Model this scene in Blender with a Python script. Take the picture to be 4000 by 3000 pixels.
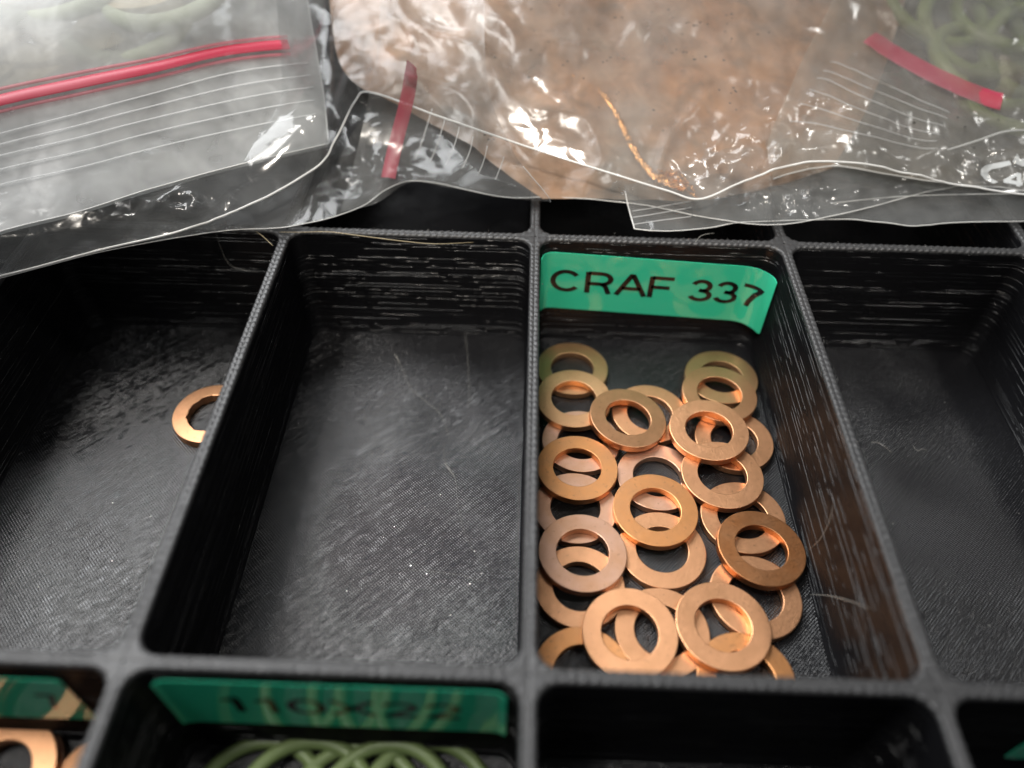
import bpy, bmesh, math, random
from mathutils import Vector, Matrix, noise
random.seed(7)
MM = 0.001                       # everything below is written in millimetres
sc = bpy.context.scene
for o in list(bpy.data.objects): bpy.data.objects.remove(o)
C = sc.collection

# ------------------------------------------------------------------ camera
F, RA, RB, RC = 3016.47, 0.747178, 0.0235, 0.011605       # focal length in photo pixels, tilt, roll, yaw
CAM = Vector((-2.466, -127.482, 93.632))
ROT = Matrix.Rotation(RC, 3, 'Z') @ Matrix.Rotation(RA, 3, 'X') @ Matrix.Rotation(RB, 3, 'Z')
cd = bpy.data.cameras.new('camera'); cam = bpy.data.objects.new('camera', cd); C.objects.link(cam)
cam.matrix_world = Matrix.Translation(CAM * MM) @ ROT.to_4x4()
cd.sensor_width = 36.0; cd.lens = 36.0 * F / 4000.0
cd.clip_start = 0.005; cd.clip_end = 20.0
cd.dof.use_dof = True; cd.dof.focus_distance = 0.143; cd.dof.aperture_fstop = 8.0; cd.dof.aperture_blades = 0
sc.camera = cam

# ------------------------------------------------------------------ light
w = bpy.data.worlds.new('World'); sc.world = w; w.use_nodes = True
w.node_tree.nodes['Background'].inputs[0].default_value = (0.95, 0.97, 1.0, 1)
w.node_tree.nodes['Background'].inputs[1].default_value = 0.13

def area(name, loc, target, sx, sy, power, col):
    l = bpy.data.lights.new(name, 'AREA'); l.shape = 'RECTANGLE'; l.size = sx * MM; l.size_y = sy * MM
    l.energy = power; l.color = col
    o = bpy.data.objects.new(name, l); C.objects.link(o)
    o.location = Vector(loc) * MM
    o.rotation_euler = (Vector(target) - Vector(loc)).to_track_quat('-Z', 'Y').to_euler()
    return o
area('ceiling_panel', (-395, 420, 720), (-20, 0, 0), 620, 560, 12.5, (0.97, 0.985, 1.0))
area('added_fill_panel', (-340, -90, 800), (-20, -40, 0), 300, 180, 4.8, (1.0, 0.97, 0.93))  # added soft fill for the left bag and bottom-left washers
area('added_glint_lamp', (330, -40, 640), (30, 10, 0), 60, 60, .8, (1.0, 0.97, 0.92))  # added small lamp for highlights on the right-hand film
sp = bpy.data.lights.new('added_label_spot', 'SPOT'); sp.energy = 22.0; sp.color = (1.0, 0.92, 0.82)  # added spot, beam kept narrow so the front labels stay dark
sp.spot_size = math.radians(11); sp.spot_blend = 1.0; sp.shadow_soft_size = 0.035
so_ = bpy.data.objects.new('added_label_spot', sp); C.objects.link(so_)
so_.location = Vector((-60, -330, 640)) * MM; so_.scale = (1.7, 1, 1)
so_.rotation_euler = (Vector((10, 22, 0)) - Vector((-60, -330, 640))).to_track_quat('-Z', 'Y').to_euler()

sc.view_settings.view_transform = 'Standard'; sc.view_settings.look = 'None'
sc.view_settings.exposure = 0.0; sc.view_settings.gamma = 1.0
sc.render.engine = 'CYCLES'
sc.cycles.transparent_max_bounces = 40; sc.cycles.max_bounces = 10
sc.cycles.caustics_reflective = True; sc.cycles.caustics_refractive = False
sc.cycles.sample_clamp_indirect = 4.0
sc.cycles.use_denoising = True; sc.cycles.denoising_prefilter = 'ACCURATE'
sc.cycles.blur_glossy = 0.3

# ------------------------------------------------------------------ geometry helpers
def unp(u, v, z):
    """photo pixel -> point on the horizontal plane z (mm)"""
    d = ROT @ Vector(((u - 2000) / F, -(v - 1500) / F, -1.0)); k = (z - CAM.z) / d.z
    return CAM + d * k
def unp_y(u, v, y):
    d = ROT @ Vector(((u - 2000) / F, -(v - 1500) / F, -1.0)); k = (y - CAM.y) / d.y
    return CAM + d * k
def unp_x(u, v, x):
    d = ROT @ Vector(((u - 2000) / F, -(v - 1500) / F, -1.0)); k = (x - CAM.x) / d.x
    return CAM + d * k

def mesh_data(name, verts, faces, mat, smooth=True):
    me = bpy.data.meshes.new(name)
    me.from_pydata([(x * MM, y * MM, z * MM) for x, y, z in verts], [], faces)
    if smooth and len(me.polygons): me.polygons.foreach_set('use_smooth', [True] * len(me.polygons))
    if mat: me.materials.append(mat)
    me.update()
    return me
def obj(name, verts, faces, mat, parent=None, base=None, smooth=True):
    """one mesh object; verts in world mm; base = its origin (world mm); children use their parent's origin"""
    if parent is not None: base = Vector(parent['base'])
    elif base is None: base = Vector((0, 0, 0))
    base = Vector(base)
    me = mesh_data(name, [tuple(Vector(p) - base) for p in verts], faces, mat, smooth)
    o = bpy.data.objects.new(name, me); C.objects.link(o)
    if parent is not None: o.parent = parent_obj(parent)
    else: o.location = base * MM
    return o
def parent_obj(p): return p['o']
def tag(o, label, cat, group=None, kind=None):
    o['label'] = label
    if cat: o['category'] = cat
    if group: o['group'] = group
    if kind: o['kind'] = kind
    return o
def thing(name, label, cat, base, group=None):
    o = bpy.data.objects.new(name, None); C.objects.link(o)
    o.empty_display_size = 0.005
    o.location = Vector(base) * MM
    tag(o, label, cat, group)
    return {'o': o, 'base': Vector(base)}

def tube(pts, r, sides=6, taper=False):
    pts = [Vector(p) for p in pts]; V = []; Fc = []
    n = len(pts)
    for i, p in enumerate(pts):
        t = (pts[min(i + 1, n - 1)] - pts[max(i - 1, 0)]).normalized()
        a = t.cross(Vector((0.13, 0.31, 0.94))).normalized(); b = t.cross(a)
        rr = r if not taper else r * (0.35 + 0.65 * math.sin(math.pi * (i + .5) / n))
        for k in range(sides):
            g = 2 * math.pi * k / sides
            V.append(tuple(p + a * (rr * math.cos(g)) + b * (rr * math.sin(g))))
    for i in range(n - 1):
        for k in range(sides):
            k2 = (k + 1) % sides
            Fc.append((i * sides + k, i * sides + k2, (i + 1) * sides + k2, (i + 1) * sides + k))
    Fc.append(tuple(range(sides))[::-1]); Fc.append(tuple((n - 1) * sides + k for k in range(sides)))
    return V, Fc
def crom(P, t):
    """Catmull-Rom through a list of tuples, t in 0..len-1"""
    n = len(P); i = min(int(t), n - 2); f = t - i
    p0, p1, p2, p3 = P[max(i - 1, 0)], P[i], P[i + 1], P[min(i + 2, n - 1)]
    out = []
    for a, b, c, d in zip(p0, p1, p2, p3):
        out.append(0.5 * (2 * b + (c - a) * f + (2 * a - 5 * b + 4 * c - d) * f * f + (3 * b - a - 3 * c + d) * f ** 3))
    return out
def smooth_line(P, n):
    return [crom(P, t * (len(P) - 1) / (n - 1)) for t in range(n)]

# ------------------------------------------------------------------ materials
class NT:
    def __init__(s, name):
        s.m = bpy.data.materials.new(name); s.m.use_nodes = True; s.t = s.m.node_tree; s.t.nodes.clear()
        s.out = s.t.nodes.new('ShaderNodeOutputMaterial')
    def n(s, typ, ins=None, **props):
        nd = s.t.nodes.new('ShaderNode' + typ)
        for k, v in props.items(): setattr(nd, k, v)
        for k, v in (ins or {}).items():
            sk = nd.inputs[k]
            if isinstance(v, bpy.types.NodeSocket): s.t.links.new(v, sk)
            else: sk.default_value = v
        return nd
    def math(s, op, a, b=0.0, c=None, clamp=False):
        nd = s.n('Math', {0: a, 1: b}, operation=op, use_clamp=clamp)
        if c is not None:
            if isinstance(c, bpy.types.NodeSocket): s.t.links.new(c, nd.inputs[2])
            else: nd.inputs[2].default_value = c
        return nd.outputs[0]
    def mmcoord(s, scale=(1, 1, 1), rot=(0, 0, 0), loc=(0, 0, 0)):
        tc = s.n('TexCoord')
        mp = s.n('Mapping', {'Vector': tc.outputs['Object'], 'Scale': (1000, 1000, 1000)})
        m2 = s.n('Mapping', {'Vector': mp.outputs[0], 'Rotation': rot, 'Scale': scale, 'Location': loc})
        return m2.outputs[0]
    def noise(s, vec, scale, detail=2, rough=.5, dist=0.0):
        return s.n('TexNoise', {'Vector': vec, 'Scale': scale, 'Detail': detail, 'Roughness': rough, 'Distortion': dist}).outputs['Fac']
    def ramp(s, fac, a, b, lo=0.0, hi=1.0):
        return s.n('MapRange', {0: fac, 1: a, 2: b, 3: lo, 4: hi}).outputs[0]
    def bump(s, h, dist_mm, strength=1.0, normal=None):
        ins = {'Height': h, 'Distance': dist_mm * MM, 'Strength': strength}
        if normal is not None: ins['Normal'] = normal
        return s.n('Bump', ins).outputs[0]
    def surf(s, sock): s.t.links.new(sock, s.out.inputs['Surface']); return s.m
    def pbr(s, **ins):
        nd = s.n('BsdfPrincipled', {k.replace('_', ' '): v for k, v in ins.items()})
        return nd.outputs[0]

def mat_wall():
    s = NT('black_print_wall')
    c = s.mmcoord(); sp = s.n('SeparateXYZ', {0: c})
    z = s.math('ADD', sp.outputs[2], s.math('MULTIPLY', s.noise(s.mmcoord((.03, .03, .05)), 1.0, 1), .5))
    idx = s.math('FLOOR', s.math('DIVIDE', z, .25))
    rnd = s.n('TexWhiteNoise', {'W': idx}, noise_dimensions='1D').outputs['Value']
    al = s.n('CombineXYZ', {0: s.math('MULTIPLY', sp.outputs[0], .055), 1: s.math('MULTIPLY', sp.outputs[1], .055), 2: s.math('MULTIPLY', idx, 3.7)}).outputs[0]
    gate = s.ramp(s.noise(al, 1.0, 4, .7), .46, .58)
    amp = s.math('MULTIPLY', s.math('MULTIPLY', s.ramp(rnd, .58, .95), gate), 1.8)
    amp = s.math('ADD', amp, .10)
    h = s.math('MULTIPLY', s.math('SINE', s.math('MULTIPLY', z, 2 * math.pi / .25)), amp)
    h2 = s.noise(s.mmcoord((.05, .05, 1.3)), 1.0, 2)
    nrm = s.bump(s.math('ADD', h, s.math('MULTIPLY', h2, .6)), 0.085, 1.0)
    rg = s.ramp(s.noise(s.mmcoord((.1, .1, .2)), 1.0, 3), .3, .7, .18, .30)
    # layered print: the ribs shade each other, so the grazing gloss stays low
    fac = s.math('MINIMUM', s.n('Fresnel', {'IOR': 1.48, 'Normal': nrm}).outputs[0], s.math('ADD', .014, s.math('MULTIPLY', amp, .042)))
    df = s.n('BsdfDiffuse', {'Color': (.0065, .0065, .0075, 1), 'Normal': nrm}).outputs[0]
    gl = s.n('BsdfGlossy', {'Color': (1, 1, 1, 1), 'Roughness': rg, 'Normal': nrm}).outputs[0]
    return s.surf(s.n('MixShader', {0: fac, 1: df, 2: gl}).outputs[0])
def mat_floor():
    s = NT('black_print_floor')
    c = s.mmcoord(); cr = s.mmcoord(rot=(0, 0, math.radians(-45)))
    sx = s.n('SeparateXYZ', {0: cr})
    x = sx.outputs[0]
    s2 = s.math('MULTIPLY', s.math('SINE', s.math('MULTIPLY', x, 2 * math.pi / .43)), .75)
    nrm = s.bump(s.math('ADD', s2, s.math('MULTIPLY', s.noise(c, 2.6, 2), .9)), 0.026, 1.0)
    rg = s.ramp(s.noise(c, 1.5, 2), .3, .7, .22, .27)
    return s.surf(s.pbr(Base_Color=(.006, .006, .007, 1), Roughness=rg, Normal=nrm, Specular_IOR_Level=.62))
def mat_rim():
    s = NT('black_print_rim')
    c = s.mmcoord()
    h = s.math('ADD', s.noise(c, 2.6, 3, .6), s.math('MULTIPLY', s.noise(c, .9, 2), .8))
    nrm = s.bump(h, .09, .9)
    sp = s.ramp(s.noise(c, 5.0, 2), .5, .75, .42, .62)
    return s.surf(s.pbr(Base_Color=(.026, .026, .027, 1), Roughness=sp, Normal=nrm, Specular_IOR_Level=.55))
def mat_copper():
    s = NT('copper')
    c = s.mmcoord()
    oi = s.n('ObjectInfo')
    # offset the pattern per washer
    off = s.n('VectorMath', {0: c, 1: oi.outputs['Location']}, operation='ADD').outputs[0]
    rnd = s.math('MULTIPLY', oi.outputs['Random'], 90.0)
    offv = s.n('VectorMath', {0: off, 1: s.n('CombineXYZ', {0: rnd, 1: rnd, 2: rnd}).outputs[0]}, operation='ADD').outputs[0]
    n1 = s.noise(offv, .22, 3, .6); n2 = s.noise(offv, 3.5, 3, .6)
    sc1 = s.n('Mapping', {'Vector': offv, 'Rotation': (0, 0, .6), 'Scale': (.35, 9, 2)}).outputs[0]
    scr = s.ramp(s.noise(sc1, 1.0, 2), .58, .68)
    col = s.n('Mix', {0: s.ramp(n1, .35, .7), 6: oi.outputs['Color'], 7: (.60, .31, .155, 1)}, data_type='RGBA')
    fac2 = s.math('MULTIPLY', s.ramp(n1, .35, .7), .6)
    s.t.links.new(fac2, col.inputs[0])
    spot = s.ramp(s.noise(offv, 1.3, 3), .62, .76, 0, .45)
    col2 = s.n('Mix', {0: spot, 6: col.outputs[2], 7: (.33, .16, .08, 1)}, data_type='RGBA').outputs[2]
    rg = s.math('ADD', s.ramp(n2, .3, .7, .36, .48), s.math('MULTIPLY', scr, -.08))
    h = s.math('ADD', n2, s.math('MULTIPLY', scr, .28))
    nrm = s.bump(h, .022, .7)
    return s.surf(s.pbr(Base_Color=col2, Metallic=1.0, Roughness=rg, Normal=nrm))
def mat_film(name, haze, tint=(.97, .98, .985), rough=.09, wrinkle=1.0, gloss=1.9, hcol=(.58, .59, .585), stain=None):
    s = NT(name)
    c = s.mmcoord()
    h = s.noise(c, .16, 2, .5, .5)
    nrm = s.bump(h, .9 * wrinkle, .5)
    fr = s.n('Fresnel', {'IOR': 1.5, 'Normal': nrm}).outputs[0]
    fac = s.math('MINIMUM', s.math('MULTIPLY', fr, gloss), .85)
    hz = s.ramp(h, .3, .7, haze * .7, haze * 1.3)
    hc = s.n('RGB'); hc.outputs[0].default_value = (*hcol, 1); hc = hc.outputs[0]
    if stain:
        f1 = s.ramp(s.noise(c, .030, 3, .6), .33, .58); f2 = s.ramp(s.noise(c, .11, 3, .65), .50, .74, 0, .75)
        hc = s.n('Mix', {0: f1, 6: hc, 7: (*stain[0], 1)}, data_type='RGBA').outputs[2]
        hc = s.n('Mix', {0: f2, 6: hc, 7: (*stain[1], 1)}, data_type='RGBA').outputs[2]
    diff = s.n('BsdfDiffuse', {'Color': hc, 'Normal': nrm}).outputs[0]
    trl = s.n('BsdfTranslucent', {'Color': hc, 'Normal': nrm}).outputs[0]
    hazesh = s.n('MixShader', {0: .35, 1: diff, 2: trl}).outputs[0]
    body = s.n('MixShader', {0: hz, 1: s.n('BsdfTransparent', {'Color': (*tint, 1)}).outputs[0], 2: hazesh}).outputs[0]
    gl = s.n('BsdfGlossy', {'Color': (1, 1, 1, 1), 'Roughness': rough, 'Normal': nrm}).outputs[0]
    return s.surf(s.n('MixShader', {0: fac, 1: body, 2: gl}).outputs[0])
def mat_plain(name, col, rough=.5, metallic=0.0, spec=.5, bump=None, sss=0):
    s = NT(name)
    ins = dict(Base_Color=(*col, 1), Roughness=rough, Metallic=metallic, Specular_IOR_Level=spec)
    if bump:
        ins['Normal'] = s.bump(s.noise(s.mmcoord(), bump[0], 3), bump[1], .7)
    return s.surf(s.pbr(**ins))
def mat_semi(name, col, alpha, rough=.25):
    """coloured translucent plastic (zip strip, print on film)"""
    s = NT(name)
    p = s.pbr(Base_Color=(*col, 1), Roughness=rough)
    tr = s.n('BsdfTransparent', {'Color': (*[min(1, .6 + .4 * x) for x in col], 1)}).outputs[0]
    return s.surf(s.n('MixShader', {0: alpha, 1: tr, 2: p}).outputs[0])
def mat_label(name, col):
    s = NT(name)
    c = s.mmcoord()
    nrm = s.bump(s.noise(c, .09, 1), .25, .3)
    rg = s.ramp(s.noise(c, .3, 2), .3, .7, .05, .09)
    return s.surf(s.pbr(Base_Color=(*col, 1), Roughness=rg, Normal=nrm, Specular_IOR_Level=.75))

M_WALL, M_FLOOR, M_RIM, M_CU = mat_wall(), mat_floor(), mat_rim(), mat_copper()
M_LABEL = mat_label('green_label_tape', (.045, .60, .36))
M_INK = mat_plain('black_label_ink', (.006, .006, .006), .16, spec=.6)
M_ORING = mat_plain('olive_rubber', (.20, .27, .105), .42, bump=(.5, .05))
M_FILM = mat_film('clear_film', .11, rough=.13, gloss=.78, wrinkle=.7)
M_FILM_MILKY = mat_film('milky_film', .44, rough=.4, wrinkle=.4, gloss=.9)
M_FILM_GREASY = mat_film('greasy_film', .26, tint=(.95, .91, .86), rough=.18, wrinkle=.9, gloss=1.3, hcol=(.52, .47, .40))
M_FILM_DULL = mat_film('dull_film', .10, rough=.22, gloss=.45, wrinkle=.7)
M_FILM_STAINED = mat_film('stained_film', .74, tint=(.9, .85, .78), rough=.25, wrinkle=1.0, gloss=1.0, hcol=(.33, .275, .225), stain=((.48, .28, .165), (.26, .20, .15)))
M_EDGE = mat_semi('cut_film_edge', (.86, .86, .84), .62, .15)
M_RIDGE = mat_semi('film_ridge', (.85, .86, .86), .38, .2)
M_ZIP = mat_semi('red_zip_plastic', (.44, .014, .050), .74, .4)
M_ZIP2 = mat_semi('red_zip_halo', (.70, .12, .17), .22, .3)
M_PRINT = mat_semi('white_print', (.82, .84, .84), .80, .4)
M_FIBRE = mat_semi('pale_fibre', (.70, .69, .64), .25, .3)
M_HAIR = mat_semi('blond_fibre', (.62, .52, .33), .50, .3)
M_DUST = mat_plain('pale_dust', (.26, .255, .24), .8, spec=.1)
M_GRIT = mat_plain('black_grit', (.02, .017, .014), .7)
M_PALEGREEN = mat_plain('pale_green_rubber', (.42, .47, .33), .5)
M_BEIGE = mat_plain('beige_fibre_washer', (.52, .44, .29), .6, bump=(2, .03))

# ------------------------------------------------------------------ tray
P, Q, D, HT, RAD = 50.0, 89.192, 26.946, 1.0, 3.0
FZ = -D
tray = thing('parts_tray', 'black printed plastic tray of deep rectangular compartments with rounded ropy rims', 'tray', (0, 0, FZ - 2))
def cell_outline(i, j, step):
    """rounded rectangle inside cell (i, j): (x, y, outward nx, ny, corner centre or None), and boundary points"""
    x0, x1 = i * P + HT, (i + 1) * P - HT; y0, y1 = j * Q + HT, (j + 1) * Q - HT
    pts = []
    def straight(a, b, nx, ny):
        L = math.hypot(b[0] - a[0], b[1] - a[1]); n = max(2, int(L / step))
        for k in range(n):
            t = k / n
            p = (a[0] + (b[0] - a[0]) * t, a[1] + (b[1] - a[1]) * t)
            pts.append((p[0], p[1], nx, ny, p[0] + nx * HT, p[1] + ny * HT))
    def arc(cx, cy, a0):
        n = max(8, int(RAD * 1.57 / step))
        for k in range(n):
            a = a0 + (math.pi / 2) * k / n
            dx, dy = math.cos(a), math.sin(a)
            R = min((RAD + HT) / max(abs(dx), 1e-6), (RAD + HT) / max(abs(dy), 1e-6))
            pts.append((cx + RAD * dx, cy + RAD * dy, dx, dy, cx + R * dx, cy + R * dy))
    straight((x0 + RAD, y0), (x1 - RAD, y0), 0, -1); arc(x1 - RAD, y0 + RAD, -math.pi / 2)
    straight((x1, y0 + RAD), (x1, y1 - RAD), 1, 0); arc(x1 - RAD, y1 - RAD, 0)
    straight((x1 - RAD, y1), (x0 + RAD, y1), 0, 1); arc(x0 + RAD, y1 - RAD, math.pi / 2)
    straight((x0, y1 - RAD), (x0, y0 + RAD), -1, 0); arc(x0 + RAD, y0 + RAD, math.pi)
    return pts
def ridged_floor(i, j):
    """floor laid in diagonal printed beads, 0.43 mm apart"""
    x0, x1 = i * P + HT + .1, (i + 1) * P - HT - .1; y0, y1 = j * Q + HT + .1, (j + 1) * Q - HT - .1
    PW, SUB, NQ = .43, 4, 130
    r2 = math.sqrt(.5)
    # across a = (x - y)/sqrt2, along b = (x + y)/sqrt2
    a0, a1 = (x0 - y1) * r2, (x1 - y0) * r2
    na = int((a1 - a0) / PW * SUB)
    V, Fc = [], []
    rnd = random.Random(i * 31 + j)
    la = [rnd.uniform(.68, 1.22) for _ in range(na // SUB + 3)]; lz = [rnd.uniform(-.02, .02) for _ in la]
    for k in range(na + 1):
        a = a0 + (a1 - a0) * (k + .001) / (na + .002)
        # x = (b + a) r2, y = (b - a) r2
        b0 = max(x0 / r2 - a, y0 / r2 + a); b1 = min(x1 / r2 - a, y1 / r2 + a)
        if b1 < b0: b0 = b1 = (b0 + b1) / 2
        li = k // SUB; ph = (k % SUB) / SUB
        prof = math.sin(math.pi * ph) - .5
        for q in range(NQ + 1):
            b = b0 + (b1 - b0) * q / NQ
            w = noise.noise(Vector((li * 1.7, b * .75, j * 9 + i))) ; w2 = noise.noise(Vector((a * .09, b * .09, 4 + i)))
            h = .10 * prof * (la[li] + .75 * w + .12 * w2) + lz[li] * .45 + .042 * rnd.uniform(-1, 1) + .40 * noise.noise(Vector((a * .075, b * .075, 11 + i)))
            V.append(((b + a) * r2, (b - a) * r2, FZ - .12 + h))
    m = NQ + 1
    for k in range(na):
        for q in range(NQ): Fc.append((k * m + q, (k + 1) * m + q, (k + 1) * m + q + 1, k * m + q + 1))
    obj('compartment_floor', V, Fc, M_FLOOR, tray)
ACROSS = [0.0, .10, .24, .42, .60, .80, 1.0]
for j in range(-2, 2):
    for i in range(-3, 3):
        seen = (j in (-1, 0) and -3 < i < 3) or (j == -2 and -3 < i < 2)
        step = .20 if seen else 1.5
        ol = cell_outline(i, j, step); n = len(ol)
        # wall: rings at a few heights
        V, Fc = [], []
        zs = [-.55, -9, -18, FZ + .25, FZ]
        for zi, z in enumerate(zs):
            for (x, y, nx, ny, bx, by) in ol:
                ins = .25 if zi == len(zs) - 1 else 0.0
                V.append((x - nx * ins, y - ny * ins, z))
        for r in range(len(zs) - 1):
            for k in range(n):
                k2 = (k + 1) % n
                Fc.append((r * n + k, r * n + k2, (r + 1) * n + k2, (r + 1) * n + k))
        obj('compartment_wall', V, Fc, M_WALL, tray)
        if seen and j < 0: ridged_floor(i, j)
        else:
            V = [(x - nx * .25, y - ny * .25, FZ) for (x, y, nx, ny, bx, by) in ol]
            obj('compartment_floor', V, [tuple(range(n))], M_WALL, tray, smooth=False)
        # rim strip: bead ropes
        V, Fc = [], []
        s = 0.0
        for k, (x, y, nx, ny, bx, by) in enumerate(ol):
            if k: s += math.hypot(x - ol[k - 1][0], y - ol[k - 1][1])
            L = math.hypot(bx - x, by - y)
            V.append((x, y, -.56))
            for a in ACROSS:
                e = a * L
                px, py = x + (bx - x) * a, y + (by - y) * a
                z = -.42 * max(0, 1 - e / .38) ** 2 - .07 * max(0, (a - .8) / .2)
                q = Vector((px, py, 0))
                if a < 1:
                    ph = 2 * math.pi * (s / 1.28 + e * .42 + .35 * noise.noise(q * .25))
                    bead = (.5 + .5 * math.sin(ph))
                    amp = .17 * math.exp(-((e - .45) / .42) ** 2)
                    z += amp * (bead - .4) + .05 * noise.noise(q * 1.7) + .035 * noise.noise(q * 4.3)
                    if a < .3:
                        lat = .07 * (bead - .5) + .05 * noise.noise(q * 1.1)
                        px -= nx * lat; py -= ny * lat
                else:
                    z += .04 * noise.noise(q * 1.7)
                V.append((px, py, z))
        m = len(ACROSS) + 1
        for k in range(n):
            k2 = (k + 1) % n
            for a in range(m - 1):
                Fc.append((k * m + a, k * m + a + 1, k2 * m + a + 1, k2 * m + a))
        obj('rim', V, Fc, M_RIM, tray)
# outer shell and underside
X0, X1, Y0, Y1 = -3 * P, 3 * P, -2 * Q, 2 * Q
V = [(X0, Y0, -.1), (X1, Y0, -.1), (X1, Y1, -.1), (X0, Y1, -.1), (X0, Y0, FZ - 2), (X1, Y0, FZ - 2), (X1, Y1, FZ - 2), (X0, Y1, FZ - 2)]
obj('outer_shell', V, [(0, 1, 5, 4), (1, 2, 6, 5), (2, 3, 7, 6), (3, 0, 4, 7), (4, 5, 6, 7)], M_WALL, tray, smooth=False)

# ------------------------------------------------------------------ washers
WT = 1.5
def washer_mesh(name, ro, ri, th, seg=72, jag=0.0, be=.11):
    prof = [(ri + be, th), (ro - be, th), (ro - be * .3, th - be * .3), (ro, th - be), (ro, be), (ro - be * .3, be * .3), (ro - be, 0),
            (ri + be, 0), (ri + be * .3, be * .3), (ri, be), (ri, th - be), (ri + be * .3, th - be * .3)]
    V, Fc = [], []
    for k in range(seg):
        a = 2 * math.pi * k / seg
        for q, (r, z) in enumerate(prof):
            if jag and r < (ro + ri) / 2 - .1:
                r += jag * (noise.noise(Vector((math.cos(a) * 4, math.sin(a) * 4, z * .5))) + .6 * noise.noise(Vector((math.cos(a) * 11, math.sin(a) * 11, 3))))
            V.append((r * math.cos(a), r * math.sin(a), z))
    m = len(prof)
    for k in range(seg):
        k2 = (k + 1) % seg
        for q in range(m):
            q2 = (q + 1) % m
            Fc.append((k * m + q, k * m + q2, k2 * m + q2, k2 * m + q)[::-1])
    me = mesh_data(name, V, Fc, M_CU)
    me.set_sharp_from_angle(angle=math.radians(12))
    return me
W_ME = washer_mesh('copper_washer', 7.68, 4.58, WT)
W_JAG = washer_mesh('burred_washer', 7.6, 4.75, 1.9, jag=.28)
COPPER = {'n': (.80, .418, .222, 1), 'o': (.80, .37, .145, 1), 'p': (.78, .475, .335, 1), 'd': (.62, .265, .105, 1), 'y': (.77, .45, .235, 1), 'b': (.46, .27, .16, 1)}
def washer(me, centre_top, label, tint='n', tilt=(0, 0), spin=0, th=WT, group=None, scale=1.0):
    o = bpy.data.objects.new('copper_washer', me); C.objects.link(o)
    rot = Matrix.Rotation(math.radians(tilt[0]), 3, 'X') @ Matrix.Rotation(math.radians(tilt[1]), 3, 'Y') @ Matrix.Rotation(spin, 3, 'Z')
    base = Vector(centre_top) - rot @ Vector((0, 0, th * scale))
    o.matrix_world = Matrix.Translation(base * MM) @ rot.to_4x4() @ Matrix.Scale(scale, 4)
    c = COPPER[tint]; j = random.uniform(.86, 1.05)
    o.color = (c[0] * j, c[1] * j, c[2] * j, 1)
    tag(o, label, 'washer', group)
    return o
G3 = 'copper washers in the labelled compartment'
# number, photo u, v of the top face's centre, level in the pile, tint, tilt, label
WL = [
 (2235, 1436, 1, 'y', (0, 0), 'copper washer farthest back on the left, below the letter C of the label'),
 (2241, 1553, 2, 'y', (1.5, 0), 'greenish tinged copper washer leaning on the back left one, against the left divider'),
 (2269, 1720, 1, 'p', (0, 0), 'copper washer almost hidden between the second and third washers along the left divider'),
 (2255, 1823, 2, 'o', (0, 0), 'orange copper washer on top, third from the back along the left divider'),
 (2248, 1980, 1, 'p', (0, 0), 'copper washer on the floor under the orange one and the pale pink one'),
 (2276, 2155, 2, 'p', (0, 0), 'pale pinkish copper washer on top, beside the left divider'),
 (2265, 2288, 1, 'n', (0, 0), 'copper washer lying under the front edge of the pale pinkish one'),
 (2275, 2628, 1, 'o', (0, 0), 'copper washer in the front left corner, half hidden by the front rim'),
 (2461, 2469, 2, 'n', (0, 0), 'large looking copper washer on top at the front, left of the two foremost'),
 (2588, 2464, 1, 'n', (0, 0), 'copper washer lying between and beneath the two foremost ones'),
 (2826, 2440, 2, 'n', (0, 0), 'copper washer on top at the front, right of the two foremost'),
 (2952, 2328, 1, 'n', (0, 0), 'copper washer on the right under the dark brown orange one, seen below it'),
 (2975, 2137, 2, 'd', (-2, 3), 'darker brown orange copper washer on top, nearest the right divider'),
 (2903, 2018, 1, 'n', (0, 0), 'copper washer on the floor just behind the dark brown orange one'),
 (2822, 1851, 2, 'n', (0, 0), 'copper washer on top, directly behind the dark brown orange one'),
 (2770, 1676, 3, 'n', (0, 0), 'topmost copper washer of the right hand pile, other rings showing through its hole'),
 (2868, 1716, 1, 'n', (0, 0), 'copper washer sticking out to the right from under the right hand pile'),
 (2811, 1535, 2, 'n', (0, 0), 'copper washer in the middle of the overlapping pair at the back right'),
 (2818, 1470, 1, 'y', (0, 0), 'greenish copper washer farthest back on the right, below the digits 37'),
 (2538, 1612, 1, 'n', (0, 0), 'copper washer on the floor in the middle, partly under the tilted one'),
 (2454, 1629, 2.5, 'n', (-1, 6), 'tilted copper washer on top, between the left row and the right hand pile'),
 (2568, 1860, 1, 'p', (0, 0), 'copper washer on the floor in the middle of the heap, hole towards the tilted one'),
 (2561, 1988, 2, 'o', (0, 0), 'copper washer on top in the very middle of the heap'),
 (2587, 2144, 1, 'n', (0, 0), 'copper washer under the front edge of the middle one'),
 (2917, 2651, 1, 'o', (0, 0), 'copper washer cut off by the front rim at the right'),
]
for u, v, lv, tint, tl, lab in WL:
    p = unp(u, v, FZ + WT * lv + .06 * lv)
    if lv > 1 and tl == (0, 0): tl = (random.uniform(-1.6, 1.6), random.uniform(-1.6, 1.6))
    washer(W_ME, p, lab, tint, tl, random.uniform(0, 6.28), group=G3)
washer(W_JAG, unp(826, 1612, FZ + 1.95), 'single copper washer with a ragged burred hole in the left compartment', 'n', (0, 0), 1.0, th=1.9)
G4 = 'copper washers in the front left compartment'
washer(W_ME, unp(8, 3028, FZ + 1.6), 'lower of two stacked copper washers at the bottom left corner of the picture', 'p', (0, 0), .4, group=G4, scale=1.05)
washer(W_ME, unp(-22, 3030, FZ + 3.25), 'upper of two stacked copper washers at the bottom left corner of the picture', 'n', (0, 0), 1.4, group=G4, scale=1.05)
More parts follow.
